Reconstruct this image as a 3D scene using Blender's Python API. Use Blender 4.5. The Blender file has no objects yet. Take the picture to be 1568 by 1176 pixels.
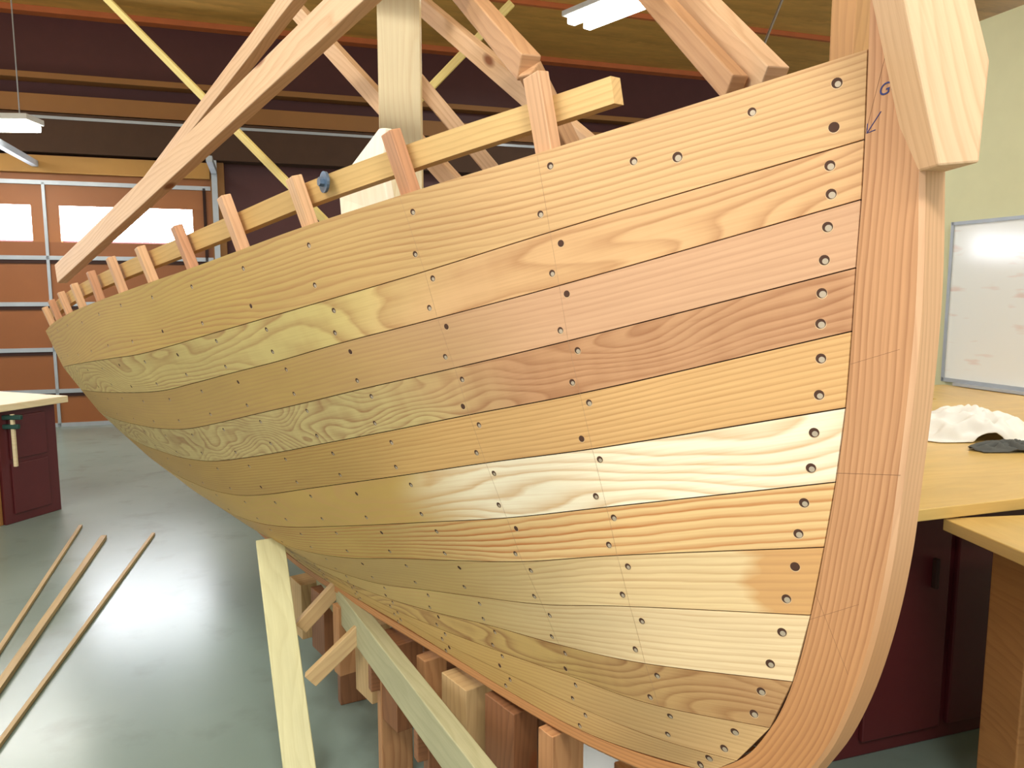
import bpy, math, random
from mathutils import Vector, Matrix
from mathutils.bvhtree import BVHTree
from mathutils import noise
random.seed(4)
sc=bpy.context.scene
sc.view_settings.view_transform='Standard'

# ------------------------------------------------------------------ helpers
def link(o,parent=None):
    sc.collection.objects.link(o)
    if parent: o.parent=parent
    return o
def empty(name):
    o=bpy.data.objects.new(name,None); o.empty_display_size=.1; return link(o)
def srgb(c):
    f=lambda v: v/12.92 if v<=.04045 else ((v+.055)/1.055)**2.4
    return tuple(f(v/255) for v in c)+(1,)
def sat(c,s=1.03,b=1.01):
    m=sum(c)/3; return tuple(max(0,min(255,(m+(v-m)*s)*b)) for v in c)
def far(c): return (c[0]*.97,c[1]*1.0,c[2]*.87)
def mesh(name,verts,faces,mat,parent=None,uvs=None,smooth=False):
    me=bpy.data.meshes.new(name); me.from_pydata([tuple(v) for v in verts],[],faces)
    if uvs:
        l=me.uv_layers.new(name='UVMap')
        for lp in me.loops: l.data[lp.index].uv=uvs[lp.vertex_index]
    if smooth:
        for p in me.polygons: p.use_smooth=True
    me.materials.append(mat)
    return link(bpy.data.objects.new(name,me),parent)
class NT:
    def __init__(s,name):
        s.m=bpy.data.materials.new(name); s.m.use_nodes=True; s.t=s.m.node_tree; s.n=s.t.nodes; s.b=s.n['Principled BSDF']
    def new(s,t,**k):
        n=s.n.new(t)
        for a,v in k.items(): setattr(n,a,v)
        return n
    def l(s,a,b): s.t.links.new(a,b)
    def math(s,op,a,b=None,c=None):
        n=s.new('ShaderNodeMath',operation=op)
        for i,v in enumerate((a,b,c)):
            if v is None: continue
            if isinstance(v,(int,float)): n.inputs[i].default_value=v
            else: s.l(v,n.inputs[i])
        return n.outputs[0]
    def mix(s,f,a,b,mode='MIX'):
        n=s.new('ShaderNodeMix',data_type='RGBA',blend_type=mode)
        for i,v in ((0,f),(6,a),(7,b)):
            if isinstance(v,(int,float)): n.inputs[i].default_value=v
            elif isinstance(v,tuple): n.inputs[i].default_value=v
            else: s.l(v,n.inputs[i])
        return n.outputs[2]
def plain(name,c,rough=.6,metal=0,emit=0,var=0.06,scale=6):
    N=NT(name); col=srgb(c)
    tc=N.new('ShaderNodeTexCoord'); no=N.new('ShaderNodeTexNoise'); no.inputs['Scale'].default_value=scale; no.inputs['Detail'].default_value=4
    N.l(tc.outputs['Object'],no.inputs['Vector'])
    dark=tuple(v*(1-var*3) for v in col[:3])+(1,); lite=tuple(min(1,v*(1+var*2)) for v in col[:3])+(1,)
    out=N.mix(no.outputs['Fac'],dark,lite); N.l(out,N.b.inputs['Base Color'])
    N.b.inputs['Roughness'].default_value=rough; N.b.inputs['Metallic'].default_value=metal
    if emit: N.b.inputs['Emission Color'].default_value=col; N.b.inputs['Emission Strength'].default_value=emit
    return N.m
def wood(name,c1,c2=None,dark=None,freq=60,amp=6,contrast=.6,nu=1.6,nv=7,seed=0,u0=.6,u1=1.2,rough=.55,blotch=.25,knots=False,sharp=2.2,patch=None,curl=0):
    """c1 colour toward u=0 end, c2 colour at the far end; uv in metres (u along grain)."""
    N=NT(name); c2=c2 or c1; dark=dark or tuple(v*.76 for v in c1)
    tc=N.new('ShaderNodeTexCoord'); sp=N.new('ShaderNodeSeparateXYZ'); N.l(tc.outputs['UV'],sp.inputs[0])
    U,V=sp.outputs[0],sp.outputs[1]
    def noise(su,sv,off,detail=1.5,rough=.5):
        cb=N.new('ShaderNodeCombineXYZ'); N.l(N.math('MULTIPLY_ADD',U,su,off),cb.inputs[0]); N.l(N.math('MULTIPLY_ADD',V,sv,off*1.7),cb.inputs[1])
        cb.inputs[2].default_value=off*.37
        n=N.new('ShaderNodeTexNoise'); n.inputs['Scale'].default_value=1; n.inputs['Detail'].default_value=detail; n.inputs['Roughness'].default_value=rough
        N.l(cb.outputs[0],n.inputs['Vector']); return n.outputs['Fac']
    big=noise(nu,nv,seed*3.1+1,1.0,.4)
    wob=noise(9,22,seed*1.3+5,2)
    g=N.math('MULTIPLY',V,freq); g=N.math('MULTIPLY_ADD',big,amp*2,g); g=N.math('MULTIPLY_ADD',wob,.55,g)
    fr=N.math('FRACT',g)
    s=N.math('POWER',fr,sharp)
    e=N.math('SMOOTH_MIN',s,N.math('MULTIPLY',N.math('SUBTRACT',1,fr),5),.1)
    fine=noise(6,260,seed+9,2)
    mod=noise(1.3,14,seed*2.2+20,1)
    k=N.math('MULTIPLY',e,contrast); k=N.math('MULTIPLY',k,N.math('MULTIPLY_ADD',mod,1.6,.15))
    k=N.math('ADD',k,N.math('MULTIPLY',N.math('SUBTRACT',fine,.42),.55))
    if curl:
        cu_=noise(26,5,seed+40,1.5); k=N.math('ADD',k,N.math('MULTIPLY',N.math('SUBTRACT',cu_,.5),curl))
    kn=N.new('ShaderNodeClamp'); N.l(k,kn.inputs[0])
    mr=N.new('ShaderNodeMapRange',interpolation_type='SMOOTHSTEP'); mr.inputs[1].default_value=u0; mr.inputs[2].default_value=u1
    N.l(N.math('ADD',U,N.math('MULTIPLY',N.math('SUBTRACT',big,.5),.5)),mr.inputs[0])
    base=N.mix(mr.outputs[0],srgb(c1),srgb(c2))
    if patch:   # heartwood patch near the end of a plank
        pm=N.new('ShaderNodeMapRange'); pm.inputs[1].default_value=patch[1]; pm.inputs[2].default_value=patch[1]-.03
        N.l(N.math('ADD',U,N.math('MULTIPLY',N.math('SUBTRACT',wob,.5),.14)),pm.inputs[0]); base=N.mix(pm.outputs[0],base,srgb(patch[0]))
    bl=noise(3,9,seed*5+2,3,.6)
    shade=N.math('MULTIPLY_ADD',bl,blotch*2,1-blotch)
    cbs=N.new('ShaderNodeCombineXYZ')
    for i in range(3): N.l(shade,cbs.inputs[i])
    base=N.mix(1.0,base,cbs.outputs[0],'MULTIPLY')
    col=N.mix(kn.outputs[0],base,srgb(dark))
    if knots:
        cb=N.new('ShaderNodeCombineXYZ'); N.l(N.math('MULTIPLY',U,2.3),cb.inputs[0]); N.l(N.math('MULTIPLY',V,5),cb.inputs[1]); cb.inputs[2].default_value=seed
        vo=N.new('ShaderNodeTexVoronoi'); vo.inputs['Scale'].default_value=1; N.l(cb.outputs[0],vo.inputs['Vector'])
        m2=N.new('ShaderNodeMapRange'); m2.inputs[1].default_value=.1; m2.inputs[2].default_value=.05
        N.l(vo.outputs['Distance'],m2.inputs[0]); col=N.mix(m2.outputs[0],col,srgb((140,82,45)))
    N.l(col,N.b.inputs['Base Color']); N.b.inputs['Roughness'].default_value=rough
    bp=N.new('ShaderNodeBump'); bp.inputs['Strength'].default_value=.08; bp.inputs['Distance'].default_value=.001
    N.l(k,bp.inputs['Height']); N.l(bp.outputs[0],N.b.inputs['Normal'])
    return N.m
def box(name,M,size,mat,parent=None,bevel=.002,center=(0,0,0)):
    """box with long axis X; M maps local->world. UV in metres, u along X."""
    sx,sy,sz=[v/2 for v in size]
    cx,cy,cz=center
    C=lambda x,y,z:Vector((cx+x*sx,cy+y*sy,cz+z*sz))
    cor={(x,y,z):C(x,y,z) for x in(-1,1) for y in(-1,1) for z in(-1,1)}
    keys=list(cor); vs=[cor[k] for k in keys]; ix={k:i for i,k in enumerate(keys)}
    q=[[(-1,-1,-1),(-1,-1,1),(-1,1,1),(-1,1,-1)],[(1,-1,-1),(1,1,-1),(1,1,1),(1,-1,1)],[(-1,-1,-1),(1,-1,-1),(1,-1,1),(-1,-1,1)],
       [(-1,1,-1),(-1,1,1),(1,1,1),(1,1,-1)],[(-1,-1,-1),(-1,1,-1),(1,1,-1),(1,-1,-1)],[(-1,-1,1),(1,-1,1),(1,1,1),(-1,1,1)]]
    me=bpy.data.meshes.new(name); me.from_pydata([tuple(v) for v in vs],[],[[ix[k] for k in f] for f in q])
    l=me.uv_layers.new(name='UVMap'); o=random.random()*7
    for p in me.polygons:
        ax=max(range(3),key=lambda i:abs(p.normal[i]))
        for li in p.loop_indices:
            c=me.vertices[me.loops[li].vertex_index].co
            l.data[li].uv={0:(c.y*.2+o,c.z+o),1:(c.x+o,c.z+o),2:(c.x+o,c.y+o*1.3)}[ax]
    me.materials.append(mat)
    ob=link(bpy.data.objects.new(name,me),parent); ob.matrix_world=M
    if bevel:
        b=ob.modifiers.new('bevel','BEVEL'); b.width=bevel; b.segments=2
    return ob
def frame(p0,p1,up=(0,0,1)):
    p0,p1=Vector(p0),Vector(p1); x=(p1-p0).normalized(); up=Vector(up)
    y=up.cross(x).normalized(); z=x.cross(y)
    M=Matrix((x,y,z)).transposed().to_4x4(); M.translation=(p0+p1)/2; return M,(p1-p0).length
def timber(name,p0,p1,w,t,mat,parent=None,up=(0,0,1),ext0=0,ext1=0,bevel=.003):
    """w = size along 'up', t = sideways"""
    p0,p1=Vector(p0),Vector(p1); x=(p1-p0).normalized(); p0=p0-x*ext0; p1=p1+x*ext1
    M,L=frame(p0,p1,up); return box(name,M,(L,t,w),mat,parent,bevel)
def herm(ts,vs,t):
    n=len(ts)
    m=[]
    for i in range(n):
        if i==0: m.append((vs[1]-vs[0])/(ts[1]-ts[0]))
        elif i==n-1: m.append((vs[-1]-vs[-2])/(ts[-1]-ts[-2]))
        else:
            h0=ts[i]-ts[i-1];h1=ts[i+1]-ts[i]; m.append(((vs[i]-vs[i-1])/h0*h1+(vs[i+1]-vs[i])/h1*h0)/(h0+h1))
    i=0
    while i<n-2 and t>ts[i+1]: i+=1
    h=ts[i+1]-ts[i]; x=(t-ts[i])/h
    return ((2*x**3-3*x*x+1)*vs[i]+(x**3-2*x*x+x)*h*m[i]+(-2*x**3+3*x*x)*vs[i+1]+(x**3-x*x)*h*m[i+1])

# ------------------------------------------------------------------ camera
cam=bpy.data.objects.new('camera',bpy.data.cameras.new('camera')); link(cam)
cam.data.sensor_width=36; cam.data.lens=27; cam.location=(0,0,1.5)
cam.rotation_euler=(math.radians(90)-math.atan(145/1200),0,0); cam.data.clip_start=.02
sc.camera=cam

# ------------------------------------------------------------------ boat frame
th=math.radians(36);al=math.radians(8)
D0=Vector((-math.sin(th),math.cos(th),0)); NB=Vector((-math.cos(th),-math.sin(th),0))
DV=Vector((D0.x*math.cos(al),D0.y*math.cos(al),-math.sin(al))); UV_=Vector((D0.x*math.sin(al),D0.y*math.sin(al),math.cos(al)))
O=Vector((.4907,1.0676,1.8146))
W=lambda t,b,h: O+DV*t+NB*b+UV_*h

tS=[.43+.27*i for i in range(13)]
SEC=[
[(252,-37),(238,-162),(228,-248),(219,-338),(203,-425),(186,-518),(165,-618),(150,-702),(130,-793),(106,-897),(82,-978),(50,-1055),(30,-1100)],
[(358,-47),(319,-183),(300,-269),(272,-363),(248,-453),(220,-548),(182,-660),(154,-751),(114,-845),(80,-935),(58,-1005),(40,-1075),(30,-1130)],
[(445,-54),(404,-201),(372,-288),(334,-387),(296,-483),(258,-581),(208,-692),(158,-787),(106,-880),(72,-955),(52,-1020),(38,-1075),(30,-1122)],
[(500,-56),(456,-210),(415,-306),(372,-410),(325,-510),(272,-613),(213,-726),(155,-822),(92,-915),(65,-980),(48,-1030),(38,-1070),(30,-1100)],
[(546,-54),(497,-216),(450,-318),(400,-430),(347,-537),(286,-645),(221,-758),(155,-860),(85,-948),(60,-997),(48,-1030),(38,-1055),(30,-1078)],
[(587,-48),(535,-222),(479,-330),(424,-450),(367,-560),(299,-677),(229,-788),(156,-885),(82,-962),(60,-1000),(48,-1022),(38,-1045),(30,-1062)],
[(620,-40),(570,-224),(510,-340),(452,-466),(389,-576),(311,-698),(236,-806),(158,-896),(82,-965),(62,-990),(50,-1008),(38,-1028),(30,-1045)],
[(645,-30),(598,-215),(538,-335),(478,-463),(412,-572),(330,-695),(250,-800),(165,-882),(85,-945),(62,-966),(50,-982),(38,-1000),(30,-1018)],
[(666,-21),(616,-205),(556,-325),(495,-450),(428,-555),(345,-675),(262,-772),(175,-850),(88,-908),(62,-930),(50,-946),(38,-960),(30,-975)],
[(680,-13),(628,-195),(568,-313),(505,-435),(436,-538),(352,-652),(268,-742),(178,-815),(90,-868),(62,-888),(50,-900),(38,-915),(30,-928)],
[(688,-8),(634,-185),(572,-300),(508,-417),(438,-515),(354,-622),(268,-706),(178,-772),(90,-820),(62,-838),(50,-850),(38,-862),(30,-875)],
[(688,-4),(632,-175),(570,-285),(505,-396),(434,-488),(350,-588),(264,-664),(175,-725),(90,-768),(62,-784),(50,-795),(38,-806),(30,-818)],
[(680,0),(622,-165),(558,-270),(492,-375),(422,-460),(338,-552),(254,-620),(168,-674),(88,-712),(62,-728),(50,-738),(38,-748),(30,-760)],
]
RAB=[(0,0),(14,-114),(25,-191),(40,-280),(53,-365),(71,-470),(95,-575),(121,-671),(152,-776),(192,-886),(240,-972),(312,-1050),(372,-1090)]
NS=13
seam=[]
for j in range(NS):
    ts=[RAB[j][0]/1000]+tS; bs=[.030]+[s[j][0]/1000 for s in SEC]; hs=[RAB[j][1]/1000]+[s[j][1]/1000 for s in SEC]
    seam.append((ts,bs,hs))
TEND=3.55
def SP(j,t):
    ts,bs,hs=seam[j]; return Vector((t,herm(ts,bs,t),herm(ts,hs,t)))
def colT(j,w):
    t0=seam[j][0][0]; return t0+(TEND-t0)*w**1.35
NC=90
def grid(j,v0,v1,nv,w0=0,side=1,off=0,rim=0):
    vs=[];uv=[];
    for i in range(NC+1):
        w=i/NC
        a=SP(j,colT(j,w)+w0*(1-w)); b=SP(j+1,colT(j+1,w)+w0*(1-w))
        wid=(b-a).length
        for k in range(nv+1):
            v=(v0+(wid-v0-v1)*k/nv)/wid
            p=a.lerp(b,v); vs.append(W(p.x,side*(p.y-off),p.z)); uv.append((p.x,v*wid+j*.37))
    fs=[]
    for i in range(NC):
        for k in range(nv):
            q=i*(nv+1)+k
            f=(q,q+nv+1,q+nv+2,q+1)
            fs.append(f if side>0 else f[::-1])
    if rim:   # square plank edges, own vertices so the face stays flat-shaded to its edge
        for k in (0,nv):
            s0=len(vs)
            for i in range(NC+1):
                q=i*(nv+1)+k; p=vs[q]
                vs+= [p.copy(),p-NB*side*rim]; uv+=[uv[q],(uv[q][0],uv[q][1]+.01)]
            for i in range(NC):
                q=s0+2*i; fs.append((q,q+2,q+3,q+1))
        s0=len(vs)
        for k in range(nv+1): vs+=[vs[k].copy(),vs[k]-NB*side*rim]; uv+=[uv[k],uv[k]]
        for k in range(nv): q=s0+2*k; fs.append((q,q+2,q+3,q+1))
    return vs,fs,uv

boat=empty('wooden_boat_hull')
PL=[ # near colour, far colour, dark, freq, amp, contrast, nu,nv, u0,u1
 ((214,174,122),(198,160,100),(170,118,70),75,6,.8,.9,5,.3,1.6),
 ((214,170,120),(218,188,138),(168,116,70),45,9,.85,1.3,7,.5,1.0),
 ((206,162,124),(192,152,98),(172,124,86),90,3,.5,1.0,5,.4,1.4),
 ((194,146,104),(208,180,138),(150,98,60),44,8,.75,3.0,8,.55,1.0),
 ((216,172,114),(198,156,98),(172,120,66),110,3,.8,.8,4,.4,1.4),
 ((250,236,204),(208,164,102),(206,158,98),36,8,.8,1.5,6,.65,1.05),
 ((228,194,136),(208,168,106),(186,114,54),75,3,1.2,.7,5,.6,1.4),
 ((232,204,152),(206,168,118),(188,138,88),95,4,.75,.9,5,.5,1.0),
 ((236,210,164),(206,170,120),(194,148,96),80,4,.6,1.0,4,.3,1.2),
 ((190,148,100),(206,166,116),(142,92,50),40,8,.9,1.8,7,.3,.7),
 ((216,178,124),(204,164,112),(178,126,74),80,5,.65,1.2,5,.4,1.0),
 ((212,174,120),(202,162,110),(174,122,72),80,5,.65,1.2,5,.4,1.0)]
tv=[];tf=[]
for j,(c1,c2,dk,fr,am,ct,nu,nv_,u0,u1) in enumerate(PL):
    m=wood('plank_wood_%d'%(j+1),sat(c1),sat(far(c2)),sat(dk),fr,am,ct,nu,nv_,seed=j+1,u0=u0,u1=u1,blotch=.15,
           patch=(sat((210,162,104)),.235) if j==7 else None,curl=.55 if j==3 else (.25 if j in(1,9) else 0))
    vs,fs,uv=grid(j,.0010 if j else 0,.0010,3,.0016,rim=.011)
    mesh('plank_%d'%(j+1),vs,fs,m,boat,uv,True)
    n=len(tv); tv+=vs; tf+=[tuple(i+n for i in f) for f in fs]
bvh=BVHTree.FromPolygons(tv,tf)
seam_dk=plain('seam_caulk',(52,32,20),.9)
portm=wood('port_planking_wood',(214,174,120),(200,160,105),None,60,5,.4,seed=33)
vs=[];fs=[];us=[];cv=[];cf=[]
for j in range(12):
    a,b,c=grid(j,.001,.001,1,.0016,side=-1); n=len(vs); vs+=a;us+=c; fs+=[tuple(i+n for i in f) for f in b]
    a,b,c=grid(j,0,0,1,0,off=.0045); n=len(cv); cv+=a; cf+=[tuple(i+n for i in f) for f in b]
mesh('port_planking',vs,fs,portm,boat,us,True)
mesh('seam_caulking',cv,cf,seam_dk,boat)  # added dark sheet behind the planks, keeps seams dark and stops light leaks
# faint pencil station lines
pc=plain('pencil_graphite',(176,144,112),.8)
for k in (0,1):
    cu=bpy.data.curves.new('pencil_line','CURVE'); cu.dimensions='3D'; cu.bevel_depth=.00020
    pts=[]
    for j in range(10):
        for v in (0.02,.25,.5,.75,.98):
            p=SP(j,tS[k]).lerp(SP(j+1,tS[k]),v); P=W(p.x,p.y,p.z); h=bvh.ray_cast(P+NB*.06,-NB,.15)
            if h[0] is not None: pts.append(h[0]+NB*.0001)
    s=cu.splines.new('POLY'); s.points.add(len(pts)-1)
    for i,p in enumerate(pts): s.points[i].co=(*p,1)
    cu.materials.append(pc); link(bpy.data.objects.new('pencil_line_%d'%k,cu),boat)

# ---- stem and keel
stemw=wood('stem_oak',sat((200,150,106)),sat((190,136,84)),sat((150,98,60)),95,4,.85,1.2,5,seed=21,u0=.6,u1=1.2,blotch=.12)
stemf=wood('stem_front_planed',(218,172,130),(196,144,96),(184,134,92),90,3,.5,1.2,5,seed=22,u0=.55,u1=.9,blotch=.08)  # paler wood colour for the bevel and front faces
inner=[(-.012,.10),(0,0),(.014,-.114),(.025,-.191),(.040,-.280),(.053,-.365),(.071,-.470),(.095,-.575),(.121,-.671),(.152,-.776),(.192,-.886),(.240,-.972),(.312,-1.050),(.43,-1.102),(.70,-1.131),(.97,-1.123),(1.24,-1.102),(1.78,-1.064),(2.32,-1.02),(2.86,-.93),(3.55,-.79)]
outer=[(-.082,.10),(-.072,0),(-.062,-.114),(-.056,-.191),(-.048,-.280),(-.037,-.365),(-.019,-.470),(.002,-.575),(.024,-.680),(.056,-.79),(.100,-.90),(.158,-1.00),(.240,-1.085),(.40,-1.14),(.70,-1.160),(.97,-1.15),(1.24,-1.127),(1.78,-1.09),(2.32,-1.045),(2.86,-.955),(3.55,-.82)]
ns=len(inner)
vs=[];us=[];fs=[];L=0;prev=None
M=6
steps=[i/M for i in range((ns-1)*M+1)]
ix=list(range(ns))
for q in steps:
    a=(herm(ix,[p[0] for p in inner],q),herm(ix,[p[1] for p in inner],q)); b=(herm(ix,[p[0] for p in outer],q),herm(ix,[p[1] for p in outer],q))
    if prev: L+=math.dist(prev,a)
    prev=a; wd=math.dist(a,b)
    bd=.006
    e=(a[0]+(b[0]-a[0])*(1-bd/wd),a[1]+(b[1]-a[1])*(1-bd/wd))
    ring=[(a,.03,0),(e,.03,wd),(b,.025,wd+.005),(b,-.026,wd+.057),(e,-.03,wd+.062),(a,-.03,2*wd+.06)]
    for (t,h),bb,v in ring: vs.append(W(t,bb,h)); us.append((L,v))
for i in range(len(steps)-1):
    for k in range(5):
        q=i*6+k; fs.append((q,q+1,q+7,q+6))
    fs.append((i*6+5,i*6,i*6+6,i*6+11))
nf=len(fs)
fs.append((5,4,3,2,1,0)); n=len(vs); fs.append(tuple(range(n-6,n)))
so=mesh('stem_and_keel',vs,fs,stemw,boat,us); so.data.materials.append(stemf)
for i in range(nf):
    if i%6 in (1,2) and i<6*M*14: so.data.polygons[i].material_index=1
tw=wood('frame_wood',(206,156,104),None,(165,112,70),60,3,.4,seed=40)
tr=[]
for j in range(NS): p=SP(j,TEND); tr.append(W(p.x,p.y-.004,p.z))
for j in reversed(range(NS)): p=SP(j,TEND); tr.append(W(p.x,-p.y+.004,p.z))
tr2=[v-DV*.025 for v in tr]; n=len(tr)
mesh('transom',tr+tr2,[tuple(range(n)),tuple(range(2*n-1,n-1,-1))]+[(i,(i+1)%n,n+(i+1)%n,n+i) for i in range(n)],tw,boat,[(0.1*i,0.1*i) for i in range(2*n)])

# ---- ribs (frame heads) and inner stringer
ribm=[wood('rib_wood_%d'%i,c,None,d,70,3,.5,seed=50+i,blotch=.15) for i,(c,d) in enumerate([((220,172,128),(175,122,80)),((206,150,108),(155,104,68)),((224,178,132),(178,128,80))])]
for k in range(12):
    t=tS[k]
    for side in (1,-1):
        pts=[]
        top=SP(0,t);nx=SP(1,t); dr=(top-nx).normalized()
        hgt=[.125,.112,.10,.125,.11,.10,.11,.10,.09,.09,.09,.09][k]
        pts.append(top+Vector((0,dr.y*hgt,dr.z*hgt)))
        for j in range(0,12): pts.append(SP(j,t))
        vs=[];us=[];Lr=0
        for i,p in enumerate(pts):
            a=pts[max(i-1,0)];b=pts[min(i+1,len(pts)-1)]; tg=(b-a).normalized(); nin=Vector((0,tg.z,-tg.y))
            if nin.y>0: nin=-nin
            if i: Lr+=(p-pts[i-1]).length
            hw=.0185 if k else .020
            for dt,o_ in ((-hw,.013),(hw,.013),(hw,.036),(-hw,.036)):
                q=p+nin*o_; vs.append(W(t+dt,side*max(q.y,.005),q.z)); us.append((Lr,dt+o_+k*.2))
        fs=[(0,1,2,3),tuple(len(vs)-1-i for i in range(4))]
        for i in range(len(pts)-1):
            for m_ in range(4): fs.append((i*4+m_,i*4+4+m_,i*4+4+(m_+1)%4,i*4+(m_+1)%4))
        ob=mesh('rib_%d_%s'%(k+1,'s' if side>0 else 'p'),vs,fs,ribm[k%3],boat,us)
        bv=ob.modifiers.new('b','BEVEL'); bv.width=.002; bv.segments=2
strm=wood('stringer_wood',(222,184,120),(214,174,108),(184,136,76),80,2,.5,seed=61,knots=True)
for side in (1,-1):
    vs=[];us=[];fs=[]; T=[.335+(TEND-.4)*i/60 for i in range(61)]
    for t in T:
        p=SP(0,t); q=SP(1,t); dr=(p-q).normalized(); c=p+dr*.075; inn=.048
        for hh,bb in ((-.021,0),(.021,0),(.021,-.020),(-.021,-.020)):
            vs.append(W(t,side*(c.y-inn+bb+dr.y*hh+.002),c.z+hh)); us.append((t,hh+bb))
    for i in range(60):
        for m_ in range(4): fs.append((i*4+m_,i*4+4+m_,i*4+4+(m_+1)%4,i*4+(m_+1)%4))
    fs+= [(0,1,2,3),(243,242,241,240)]
    mesh('stringer_%s'%('s' if side>0 else 'p'),vs,fs,strm,boat,us)

# ---- fastenings: flat discs, the shade inside each hole painted as a dark crescent
hole=plain('screw_hole_dark',(76,46,28),.8); scr=plain('screw_head_metal',(196,178,152),.45,.35); rim=plain('bored_rim',(226,192,146),.7)
V3=[[],[],[]];F3=[[],[],[]]
def disc(c,nrm,r0,r1,lift,n=16):
    z=nrm; x=(DV-z*DV.dot(z)).normalized(); y=z.cross(x)
    if y.z>0: y=-y
    def ringpts(r,l): return [c+z*l+x*(r*math.cos(2*math.pi*i/n))+y*(r*math.sin(2*math.pi*i/n)) for i in range(n)]
    def add(k,pts,faces):
        b=len(V3[k]); V3[k]+=pts; F3[k]+=[tuple(i+b for i in f) for f in faces]
    add(2,[p+y*r0*.10 for p in ringpts(r0*1.08,lift*.5)],[tuple(range(n))])
    add(0,ringpts(r0,lift*.8),[tuple(range(n))])
    if random.random()<.12: return
    off=-x*r0*.14+y*r0*.26
    add(1,[p+off for p in ringpts(r1,lift*1.1)],[tuple(range(n))])
def plug(j,v,t,r=.0062):
    a=SP(j,max(t,seam[j][0][0]));b=SP(j+1,max(t,seam[j+1][0][0])); p=a.lerp(b,v); P=W(p.x,p.y,p.z)
    h=bvh.ray_cast(P+NB*.06,-NB,.15)
    if h[0] is None: return
    nr=h[1]
    if nr.dot(NB)<0: nr=-nr
    disc(h[0],nr,r,r*random.uniform(.54,.68),.0004)
for j in range(12):
    for k in range(12):
        t=tS[k]
        if t<seam[j+1][0][0]+.06: continue
        for v,dt in ((.22,-.014),(.78,.012)):
            plug(j,v+random.uniform(-.04,.04),t+dt+random.uniform(-.005,.005),.0056)
    for v in (.27,.76):
        tr0=seam[j][0][0]*(1-v)+seam[j+1][0][0]*v
        plug(j,v,tr0+.036+random.uniform(-.003,.003),.0070)
plug(0,.56,.232,.0075);plug(0,.45,.29,.006);plug(0,.30,.135,.006)
for i,(nm,m) in enumerate((('screw_holes',hole),('screw_heads',scr),('bored_rims',rim))): mesh(nm,V3[i],F3[i],m,boat)

# ---- pen note and pencil marks on the stem
ink=plain('blue_ink',(40,50,110),.6)
cu=bpy.data.curves.new('pen_note','FONT'); cu.body='Good'; cu.size=.021; cu.shear=.3; cu.extrude=.0002
o=link(bpy.data.objects.new('pen_note',cu),boat); cu.materials.append(ink)
Mx=Matrix((-DV,UV_,NB)).transposed().to_4x4(); Mx.translation=W(-.008,.0305,-.066); o.matrix_world=Mx@Matrix.Rotation(.05,4,'Z')
def pen(pts,name,m=ink,d=.0007):
    cu=bpy.data.curves.new(name,'CURVE'); cu.dimensions='3D'; cu.bevel_depth=d
    s=cu.splines.new('POLY'); s.points.add(len(pts)-1)
    for i,(t,h) in enumerate(pts): s.points[i].co=(*W(t,.0300,h),1)
    cu.materials.append(m); link(bpy.data.objects.new(name,cu),boat)
pen([(-.010,-.085),(.010,-.106)],'pen_arrow_shaft'); pen([(-.001,-.106),(.011,-.107),(.009,-.095)],'pen_arrow_head')
pg=plain('stem_pencil',(130,92,62),.8)
pen([(.095,-.562),(.002,-.560)],'stem_mark_a',pg,.0003); pen([(.170,-.79),(.075,-.745)],'stem_mark_b',pg,.0002); pen([(.10,-.85),(.150,-.72)],'stem_mark_c',pg,.0002)
pen([(.02,-.125),(-.02,-.02),(-.06,.03)],'stem_mark_d',pg,.0003); pen([(.06,-.41),(-.01,-.395)],'stem_mark_e',pg,.0002)

# ---- white plywood gusset inside boat
ply=wood('pale_plywood',(240,232,208),None,(224,204,168),40,3,.3,seed=70)
fir=wood('fir_timber',(226,188,146),None,(188,138,92),60,4,.5,seed=71,knots=True,blotch=.12)
fir2=wood('fir_timber_dark',(204,158,114),None,(162,112,72),60,4,.5,seed=72,knots=True,blotch=.12)
brnp=wood('head_post_wood',(190,142,88),None,(150,102,58),60,4,.6,seed=75,blotch=.12)
yel=wood('yellow_strip',(222,204,128),None,(194,158,80),60,2,.4,seed=73)
pale=wood('pale_post_wood',(230,214,172),None,(204,172,118),45,4,.4,seed=74,knots=True,blotch=.1)
def extr(name,poly,dv,mat,parent,along=None):
    n=len(poly); vs=[Vector(p) for p in poly]+[Vector(p)+Vector(dv) for p in poly]
    fs=[tuple(range(n))[::-1],tuple(range(n,2*n))]+[(i,(i+1)%n,n+(i+1)%n,n+i) for i in range(n)]
    c=vs[0]; g=Vector(along or (0,0,1)).normalized(); s=Vector(dv).normalized(); k=g.cross(s)
    ob=mesh(name,vs,fs,mat,parent,[((v-c).dot(g),(v-c).dot(k)+(v-c).dot(s)) for v in vs])
    b=ob.modifiers.new('b','BEVEL'); b.width=.003; b.segments=2; return ob
extr('plywood_gusset',[W(.87,.29,-.04),W(1.00,.34,-.04),W(1.00,.34,.02),W(1.0,.34,.055),W(.87,.30,.135),W(.85,.296,.13),W(.87,.30,.05)],NB*-.018,ply,boat)
rb=plain('bolt_washer',(110,130,150),.4,.6)
p=SP(0,.90)
for nm,vn,r,dp,off in (('bolt_washer',20,.021,.005,-.012),('bolt_head',6,.009,.012,-.006)):
    bpy.ops.mesh.primitive_cylinder_add(vertices=vn,radius=r,depth=dp); c=bpy.context.object; c.name=nm; c.data.materials.append(rb)
    c.matrix_world=Matrix.Translation(W(.90,p.y+off,.024))@NB.to_track_quat('Z','Y').to_matrix().to_4x4(); c.parent=boat

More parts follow.
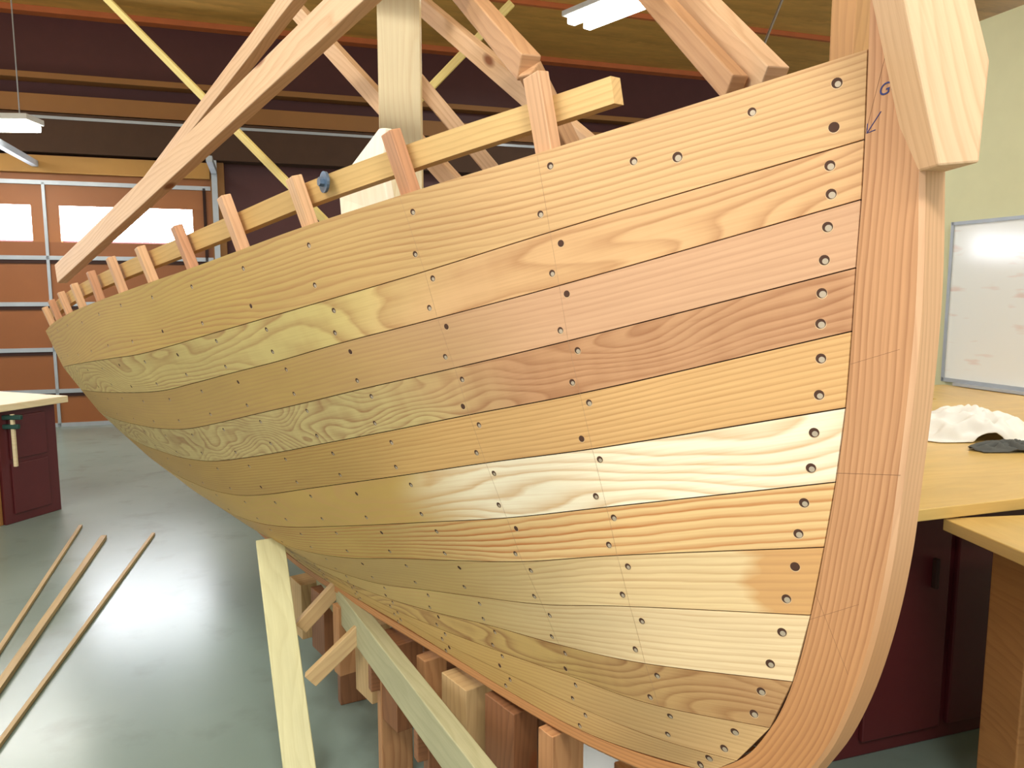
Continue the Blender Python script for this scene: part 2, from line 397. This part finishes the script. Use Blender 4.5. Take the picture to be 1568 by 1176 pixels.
# ---- overhead bracing
br=empty('overhead_bracing_frame')
CE=4.46
timber('long_diagonal',(-2.03,3.5,1.582),(-.343,1.9,2.208),.085,.04,fir,br,ext0=.02,ext1=2.4)
timber('upper_diagonal',(-1.079,2.9,2.198),(-.486,2.2,2.42),.06,.04,fir,br,ext0=1.15,ext1=1.9)
timber('thin_brace_a',(-2.0,4,2.93),(-.888,3.2,1.912),.032,.018,yel,br,ext0=1.6,ext1=.6)
timber('brace_b',(-.834,3.0,2.573),(-.195,2.5,1.852),.055,.04,fir,br,ext0=1.6,ext1=.2)
timber('brace_i',(-.305,2.4,2.153),(-.068,2.4,1.876),.045,.03,fir,br,ext0=.02,ext1=.2)
timber('centre_post',(-.33,2.36,1.0),(-.33,2.36,CE),.125,.04,pale,br,up=(1,0,0))
timber('brace_c',(-.334,2.6,2.45),(.166,1.9,1.859),.05,.04,fir,br,ext0=1.2,ext1=.3)
timber('brace_d',(-.136,2.0,2.25),(.032,1.5,1.915),.05,.04,fir2,br,ext0=1.4,ext1=0)
timber('brace_e',(.032,1.5,1.915),(.14,1.62,1.75),.045,.03,fir2,br,ext0=0,ext1=.15)
timber('thin_brace_f',(-.107,3,2.457),(-.404,3,2.163),.03,.015,yel,br,ext0=0.15,ext1=.1)
timber('brace_g',(.345,1.6,2.084),(.415,1.3,1.842),.06,.04,fir,br,ext0=2.2,ext1=.02)
timber('brace_h',(.285,1.62,2.084),(.365,1.33,1.844),.045,.03,fir2,br,ext0=2.2,ext1=.02)
timber('head_post',(.520,1.22,1.72),(.520,1.22,CE),.07,.04,brnp,br,up=(.8,.58,0))
extr('bow_strut',[(.511,.945,1.649),(.560,.945,1.653),(.564,.945,1.770),(.527,.945,1.883),(.372,.945,2.351),(.285,.945,2.351),(.445,.945,1.883)],(0,.07,0),fir,br,(-.083,0,.234))
chm=plain('chain_metal',(120,110,100),.4,.8)
cu=bpy.data.curves.new('hanging_chain','CURVE'); cu.dimensions='3D'; cu.bevel_depth=.004
s=cu.splines.new('POLY'); s.points.add(8)
for i in range(9): q=i/8; s.points[i].co=(.52+(.46)*q+(.03*math.sin(3.1*q)),2.2+.25*q,1.95+.33*q+.9*q*q,1)
cu.materials.append(chm); link(bpy.data.objects.new('hanging_chain',cu),br)

# ---- cradle under the boat
cr=empty('boat_cradle')
grn=wood('pale_green_beam',(176,172,134),None,(142,138,98),30,4,.4,seed=80)
grn2=wood('pale_yellow_post',(212,206,156),None,(186,176,122),30,4,.4,seed=81)
timber('support_post',(-.64,2.17,0.02),(-.856,2.63,.625),.095,.045,grn2,cr,up=(.9,.3,0))
timber('strongback_beam',(-.72,2.80,.435),(.30,.85,.435),.11,.045,grn,cr)
timber('strongback_beam_far',(-.36,3.00,.435),(.66,1.05,.435),.11,.045,pale,cr)
orw=wood('orange_block',(186,138,92),None,(148,96,58),50,4,.6,seed=82,knots=True)
brn=wood('brown_block',(140,94,60),None,(104,66,40),50,4,.6,seed=83,knots=True)
tan_=wood('tan_block',(200,168,118),None,(164,126,82),50,4,.6,seed=84,knots=True)
for i in range(9):
    tt=.62+.19*i
    a=Vector((O.x,O.y,0))+D0*(tt+.03); zt=W(tt+.14,0,(-1.160,-1.158,-1.154,-1.145,-1.13,-1.12,-1.105,-1.095,-1.085)[i]).z-.012
    z0=.20
    box('keel_block_%d'%i,Matrix.Translation((a.x,a.y,(z0+zt)/2))@Matrix.Rotation(math.radians(-54),4,'Z')@Matrix.Rotation(math.radians(90),4,'Y'),(zt-z0,.07 if i%2 else .09,.12 if i%3 else .05),(orw,brn,tan_)[i%3],cr)
for i,s_ in enumerate((.08,.30,.48,.66,.84)):
    a=Vector((-.72,2.80,0)).lerp(Vector((.30,.85,0)),s_)+Vector((.12,.07,0))
    for q in (-.07,.22):
        c=a+Vector((q,q*.5,0)); timber('leg_%d_%d'%(i,q>0),(c.x,c.y,0),(c.x,c.y,.40),.10,.04,orw if i%2 else brn,cr,up=(1,0.5,0))
    timber('spreader_%d'%i,(a.x-.14,a.y-.07,.33),(a.x+.3,a.y+.15,.33),.08,.03,brn,cr)
timber('far_board',(-.20,3.07,.30),(.82,1.12,.30),.20,.03,brn,cr)
timber('cross_brace_a',(-.722,2.5,.362),(-.596,2.55,.494),.05,.03,tan_,cr,ext1=.04)
timber('cross_brace_b',(-.638,2.3,.28),(-.49,2.33,.42),.05,.03,tan_,cr,ext1=.04)

# ------------------------------------------------------------------ room
RU=Vector((-.309,.951,0)); RV=Vector((.951,.309,0))
R=lambda u,v,z: RU*u+RV*v+Vector((0,0,z))
RM=Matrix((RV,RU,Vector((0,0,1)))).transposed().to_4x4()   # local x=v, y=u
def rbox(name,v0,v1,u0,u1,z0,z1,mat,parent=None,bevel=0):
    return box(name,RM@Matrix.Translation(((v0+v1)/2,(u0+u1)/2,(z0+z1)/2)),(v1-v0,u1-u0,z1-z0),mat,parent,bevel)
N=NT('polished_concrete'); tc=N.new('ShaderNodeTexCoord'); n1=N.new('ShaderNodeTexNoise'); n1.inputs['Scale'].default_value=.8; n1.inputs['Detail'].default_value=6
N.l(tc.outputs['Object'],n1.inputs['Vector']); c=N.mix(n1.outputs['Fac'],srgb((98,120,112)),srgb((142,156,146)))
n2=N.new('ShaderNodeTexNoise'); n2.inputs['Scale'].default_value=5; n2.inputs['Detail'].default_value=8; N.l(tc.outputs['Object'],n2.inputs['Vector'])
mr=N.new('ShaderNodeMapRange'); mr.inputs[1].default_value=.55; mr.inputs[2].default_value=.78; mr.inputs[4].default_value=.5; N.l(n2.outputs['Fac'],mr.inputs[0])
c=N.mix(mr.outputs[0],c,srgb((98,108,98))); N.l(c,N.b.inputs['Base Color'])
r_=N.math('MULTIPLY_ADD',n1.outputs['Fac'],.14,.18); N.l(r_,N.b.inputs['Roughness']); N.b.inputs['Specular IOR Level'].default_value=.8
rbox('floor',-9,11,-4,12,-.1,0,N.m)
mar=plain('maroon_wall_paint',(86,42,40),.5)
rbox('wall_back',-9,11,9.7,9.9,0,CE+.1,mar)
plyc=wood('ceiling_plywood',(228,176,92),None,(178,126,58),2.2,1.5,.5,.3,1,seed=90,blotch=.3)
rbox('ceiling',-9,11,-1,9.9,CE,CE+.1,plyc)
rust=plain('rust_trim',(206,114,62),.6); orb=plain('orange_beam',(200,150,76),.55,scale=2); orb2=plain('dark_orange_beam',(158,110,58),.6,scale=2); gal=plain('galvanised_steel',(178,186,192),.4,.4)
rbox('trim_1',-9,11,9.55,9.699,CE-.06,CE-.001,rust)
for i in range(4): rbox('trim_%d'%(i+2),-9,11,1.5+i*2.1,1.55+i*2.1,CE-.05,CE-.001,rust)
rbox('beam_header',-9,7,9.5,9.695,3.38,3.56,orb2)
rbox('beam_header_upper',-9,7,9.5,9.695,3.72,3.78,orb2)
rbox('conduit',-9,7,9.44,9.47,3.30,3.33,gal)
gd=empty('garage_door')
dv0,dv1=-8.2,-.5
dor=plain('door_panel_orange',(146,88,44),.5,scale=1.5); dor2=plain('door_panel_orange_b',(166,104,54),.5,scale=1.5); sky=plain('daylight_glazing',(240,246,255),.3,emit=22,var=0); dkbrown=plain('dark_gap',(54,28,20),.8)
rbox('top_rail_panel',dv0,dv1,9.60,9.69,2.42,2.95,dor2,gd)
rbox('bottom_panels',dv0,dv1,9.60,9.69,0,2.03,dor,gd)
for i in range(5):
    w1=-.707-1.61*i
    rbox('glass_%d'%i,w1-1.34,w1,9.62,9.66,2.05,2.42,sky,gd)
    rbox('mullion_%d'%i,w1,w1+.27 if i else dv1,9.60,9.69,2.03,2.42,dor2,gd)
    rbox('stile_strip_%d'%i,w1+.12,w1+.15,9.575,9.60,0,2.66,gal if i else dkbrown,gd)
for i,z in enumerate((2.66,1.86,1.36,.86,.40,.02)):
    rbox('section_strip_%d'%i,dv0,dv1,9.575,9.60,z-.022,z+.022,gal,gd)
    if 0<i<5: rbox('section_shadow_%d'%i,dv0,dv1,9.585,9.60,z-.06,z-.022,dkbrown,gd)  # dark strip painted in as the shade under each section strip
rbox('door_opener_dark',-9,5,9.45,9.69,2.96,3.36,plain('dark_recess',(80,56,40),.8),gd)  # darkness of the header recess put into a solid box's colour
rbox('yellow_rail',dv0,dv1,9.50,9.60,2.76,2.93,orb,gd)
rbox('jamb',-.5,-.35,9.55,9.69,0,2.95,orb2,gd)
rbox('track_a',-2.25,-2.19,3.5,9.5,2.81,2.87,gal,gd)
rbox('track_b',-.48,-.42,8.6,9.5,2.81,2.87,gal,gd)
rbox('track_upright_b',-.48,-.42,9.46,9.5,.0,3.1,gal,gd)
# right partition
grw=plain('pale_green_wall',(218,218,176),.7,var=.02)
rbox('wall_right',5.1,5.25,-4,4.94,0,3.47,grw)
rbox('wall_right_return',5.1,9,4.94,5.08,0,3.47,grw)
wb=empty('whiteboard')
N=NT('whiteboard_surface'); tc=N.new('ShaderNodeTexCoord'); n1=N.new('ShaderNodeTexNoise'); n1.inputs['Scale'].default_value=3; n1.inputs['Detail'].default_value=2
mp=N.new('ShaderNodeMapping'); mp.inputs['Scale'].default_value=(1,1,5); N.l(tc.outputs['Object'],mp.inputs[0]); N.l(mp.outputs[0],n1.inputs['Vector'])
mr=N.new('ShaderNodeMapRange'); mr.inputs[1].default_value=.60; mr.inputs[2].default_value=.72; N.l(n1.outputs['Fac'],mr.inputs[0])
N.l(N.mix(mr.outputs[0],srgb((238,242,238)),srgb((230,216,208))),N.b.inputs['Base Color']); N.b.inputs['Roughness'].default_value=.12
rbox('board',5.07,5.098,2.4,4.64,.83,2.0,N.m,wb)
for a in ((5.06,5.098,2.4,4.66,.80,.83),(5.06,5.098,2.4,4.66,2.0,2.025),(5.06,5.098,4.64,4.665,.80,2.025)): rbox('frame',*a,gal,wb)
rbox('pen_tray',5.0,5.098,2.6,4.5,.785,.805,gal,wb)

# ---- right benches
topm=wood('bench_top_wood',(216,182,110),None,(194,150,76),12,3,.3,seed=95,rough=.35); bm=plain('bench_maroon',(88,30,32),.45); orp=wood('bench_side_wood',(186,134,78),None,(156,100,54),30,4,.5,seed=96)
def bench(name,corner,e1,l1,e2,l2,z,th):
    b=empty(name); e1=Vector(e1).normalized(); e2=Vector(e2).normalized(); c=Vector(corner)
    Mx=Matrix((e1,e2,Vector((0,0,1)))).transposed().to_4x4(); m=c+e1*l1/2+e2*l2/2
    Mt=Mx.copy(); Mt.translation=(m.x,m.y,z-th/2); box('top',Mt,(l1,l2,th),topm,b,.003)
    return b,Mx,c,e1,e2
v3=(.951,.309,0); u3=(-.309,.951,0)
b,Mx,c,e1,e2=bench('assembly_table',(.98,2.02,0),v3,2.6,u3,1.7,.90,.035)
for i,(x0,x1) in enumerate(((.12,1.0),(1.1,2.4))):
    Mt=Mx.copy(); m=c+e1*(x0+x1)/2+e2*.65; Mt.translation=(m.x,m.y,.4325); box('cabinet_%d'%i,Mt,(x1-x0,.8,.865),bm,b,.006)
    for q in (.3,.7):
        Mt=Mx.copy(); m=c+e1*(x0+(x1-x0)*q)+e2*.24; Mt.translation=(m.x,m.y,.42); box('door_%d_%d'%(i,q*10),Mt,((x1-x0)*.36,.02,.72),bm,b,.004)
        Mt=Mx.copy(); m=c+e1*(x0+(x1-x0)*(q+.1))+e2*.22; Mt.translation=(m.x,m.y,.6); box('handle_%d_%d'%(i,q*10),Mt,(.015,.02,.1),dkbrown,b,.004)
b,Mx,c,e1,e2=bench('workbench',(1.225,2.12,0),(.13,-.99,0),1.4,(.99,.13,0),1.0,.86,.035)
for i,x in enumerate((.12,1.2)):
    for q in (.16,.9):
        Mt=Mx.copy(); m=c+e1*x+e2*q; Mt.translation=(m.x,m.y,.4125); box('leg_%d_%d'%(i,q*10),Mt,(.14,.08,.825),orp,b,.004)
Mt=Mx.copy(); m=c+e1*.68+e2*.16; Mt.translation=(m.x,m.y,.76); box('apron',Mt,(1.2,.03,.12),orp,b,.003)
Mt=Mx.copy(); m=c+e1*.70+e2*.55; Mt.translation=(m.x,m.y,.35); box('cabinet',Mt,(.9,.65,.7),bm,b,.005)
b,Mx,c,e1,e2=bench('wall_counter',tuple(R(1.0,4.30,0)),u3,3.6,(.951,.309,0),.73,.78,.05)
Mt=Mx.copy(); m=c+e1*1.8+e2*.4; Mt.translation=(m.x,m.y,.365); box('cabinet',Mt,(3.4,.62,.73),orp,b,.004)

def crumple(name,ctr,sx,sy,h,mat,seed):
    n=40; vs=[];fs=[]
    for i in range(n):
        for j in range(n):
            x=i/(n-1)*2-1;y=j/(n-1)*2-1; e=max(0,1-(x*x*.9+y*y*.9))
            rg=1-abs(noise.noise(Vector((x*2.6+seed,y*2.9,seed))))*2.4
            z=h*(e**.45)*(.45+.55*max(0,rg))+.02*noise.noise(Vector((x*7,y*7,seed)))*e
            ang=noise.noise(Vector((x,y,seed+4)))*.25
            vs.append((ctr[0]+sx*(x+ang)*(1-.15*abs(y)),ctr[1]+sy*(y+ang),ctr[2]+max(z,.002)))
    for i in range(n-1):
        for j in range(n-1): q=i*n+j; fs.append((q,q+n,q+n+1,q+1))
    o=mesh(name,vs,fs,mat,None,None,True); s=o.modifiers.new('s','SOLIDIFY'); s.thickness=.004; s.offset=1
    s=o.modifiers.new('ss','SUBSURF'); s.levels=1; s.render_levels=1
crumple('white_towel',(1.90,3.16,.901),.24,.16,.13,plain('towel_cloth',(236,236,228),.9,var=.03),3)
crumple('dark_rag',(1.90,2.86,.901),.17,.05,.04,plain('rag_cloth',(86,88,84),.9),8)
gp=plain('green_plastic',(60,130,50),.4)
def can(name,loc,r,h,mat,axis=(0,0,1)):
    o=empty(name); z=Vector(axis).normalized(); Q=z.to_track_quat('Z','Y').to_matrix().to_4x4(); vs=[];fs=[];n=24
    prof=[(0,0),(r,0),(r,h*.8),(r*.6,h*.88),(r*.6,h),(0,h)]
    for rr,hh in prof:
        for i in range(n): vs.append(Vector((rr*math.cos(2*math.pi*i/n),rr*math.sin(2*math.pi*i/n),hh)))
    for k in range(len(prof)-1):
        for i in range(n): fs.append((k*n+i,k*n+(i+1)%n,(k+1)*n+(i+1)%n,(k+1)*n+i))
    mesh('body',vs,fs,mat,o,None,True); o.matrix_world=Matrix.Translation(loc)@Q
can('green_plastic_tube',(2.15,2.93,.926),.025,.26,gp,(1,.1,0))
can('green_plastic_tube',(2.50,3.62,.931),.03,.26,gp,(1,.1,0))

# ---- left workbench
e1=Vector((-.35,-.94,0)).normalized(); e2=Vector((-.94,.35,0)).normalized()
A=Vector((-3.12,5.18,0)); Mx=Matrix((e1,e2,Vector((0,0,1)))).transposed().to_4x4()
lb=empty('cabinet_workbench')
def lbx(n,x0,x1,y0,y1,z0,z1,m,bv=.004):
    Mt=Mx.copy(); p=A+e1*(x0+x1)/2+e2*(y0+y1)/2; Mt.translation=(p.x,p.y,(z0+z1)/2); box(n,Mt,(x1-x0,y1-y0,z1-z0),m,lb,bv)
lbx('top',-.06,.62,-.06,2.0,.745,.79,pale)
lbx('cabinet',0,.40,0,1.9,.0,.745,bm)
lbx('front_panel',.402,.56,.02,1.9,.0,.745,orb2)
lbx('drawer_face',.08,.34,-.012,0,.42,.70,bm); lbx('door_face',.08,.34,-.012,0,.06,.39,bm)
cg=plain('clamp_green',(30,70,60),.4)
p=A+e1*.34+e2*-.05
box('clamp_bar',Matrix.Translation((p.x,p.y,.55)),(.02,.02,.34),pale,lb,.002)
box('clamp_jaw',Matrix.Translation((p.x-.02,p.y,.70)),(.16,.03,.03),cg,lb,.006)
box('clamp_jaw_lower',Matrix.Translation((p.x-.02,p.y,.64)),(.12,.03,.03),cg,lb,.006)

# ---- strips on the floor
st=wood('strip_wood',(190,164,116),None,(146,116,72),40,2,.4,seed=99)
for i,(a,b,w) in enumerate((((-2.76,4.77,.009),(-2.15,3.07,.009),.020),((-2.49,4.54,.012),(-1.95,2.77,.012),.032),((-2.22,4.61,.009),(-1.70,2.38,.009),.018))):
    timber('wood_strip',a,b,.016 if i!=1 else .022,w,st,None,ext1=1.0,bevel=.001)

# ------------------------------------------------------------------ lights
tube=plain('fluorescent_tube',(255,250,235),.3,emit=14,var=0); wht=plain('fixture_white',(230,230,225),.4)
def fixture(p0,p1,wid=.26,energy=60):
    f=empty('fluorescent_light_fixture'); p0,p1=Vector(p0),Vector(p1); M,L=frame(p0,p1)
    box('housing',M@Matrix.Translation((0,0,.04)),(L,wid,.05),wht,f,.005)
    for s_ in (-.25,.25):
        box('tube_%d'%(s_>0),M@Matrix.Translation((0,s_*wid,-.02)),(L*.98,.10,.06),tube,f,.015)
    for s_ in (-.4,.4):
        q=M@Vector((s_*L,0,.06)); timber('hanger',q,(q.x,q.y,CE),.008,.008,gal,f,up=(1,0,0),bevel=0)
    la=bpy.data.lights.new('tube_light','AREA'); la.shape='RECTANGLE'; la.size=L; la.size_y=wid; la.energy=energy; la.color=(1,.98,.95)
    lo=link(bpy.data.objects.new('tube_light',la),f); lo.matrix_world=M@Matrix.Translation((0,0,-.06))
fixture((.64,7.86,4.1),(1.5,6.77,4.1),.42,60)
fixture((-4.20,7.0,2.96),(-5.5,6.9,2.96),.3,30)
fixture((-2.2,.6,3.6),(-1.0,-.3,3.6),.5,60)  # added unseen key light for the hull, behind the camera on the left
fixture((.2,-.8,3.6),(1.4,-1.4,3.6),.5,80)  # added unseen light behind the camera, brightens hull and stem front
fixture((-3.5,3.2,3.9),(-2.7,2.2,3.9),.4,45)
fixture((2.6,3.2,3.9),(3.4,2.2,3.9),.4,45)
w=bpy.data.worlds.new('world'); sc.world=w; w.use_nodes=True; bg=w.node_tree.nodes['Background']; bg.inputs[0].default_value=(.95,.98,1,1); bg.inputs[1].default_value=1.08
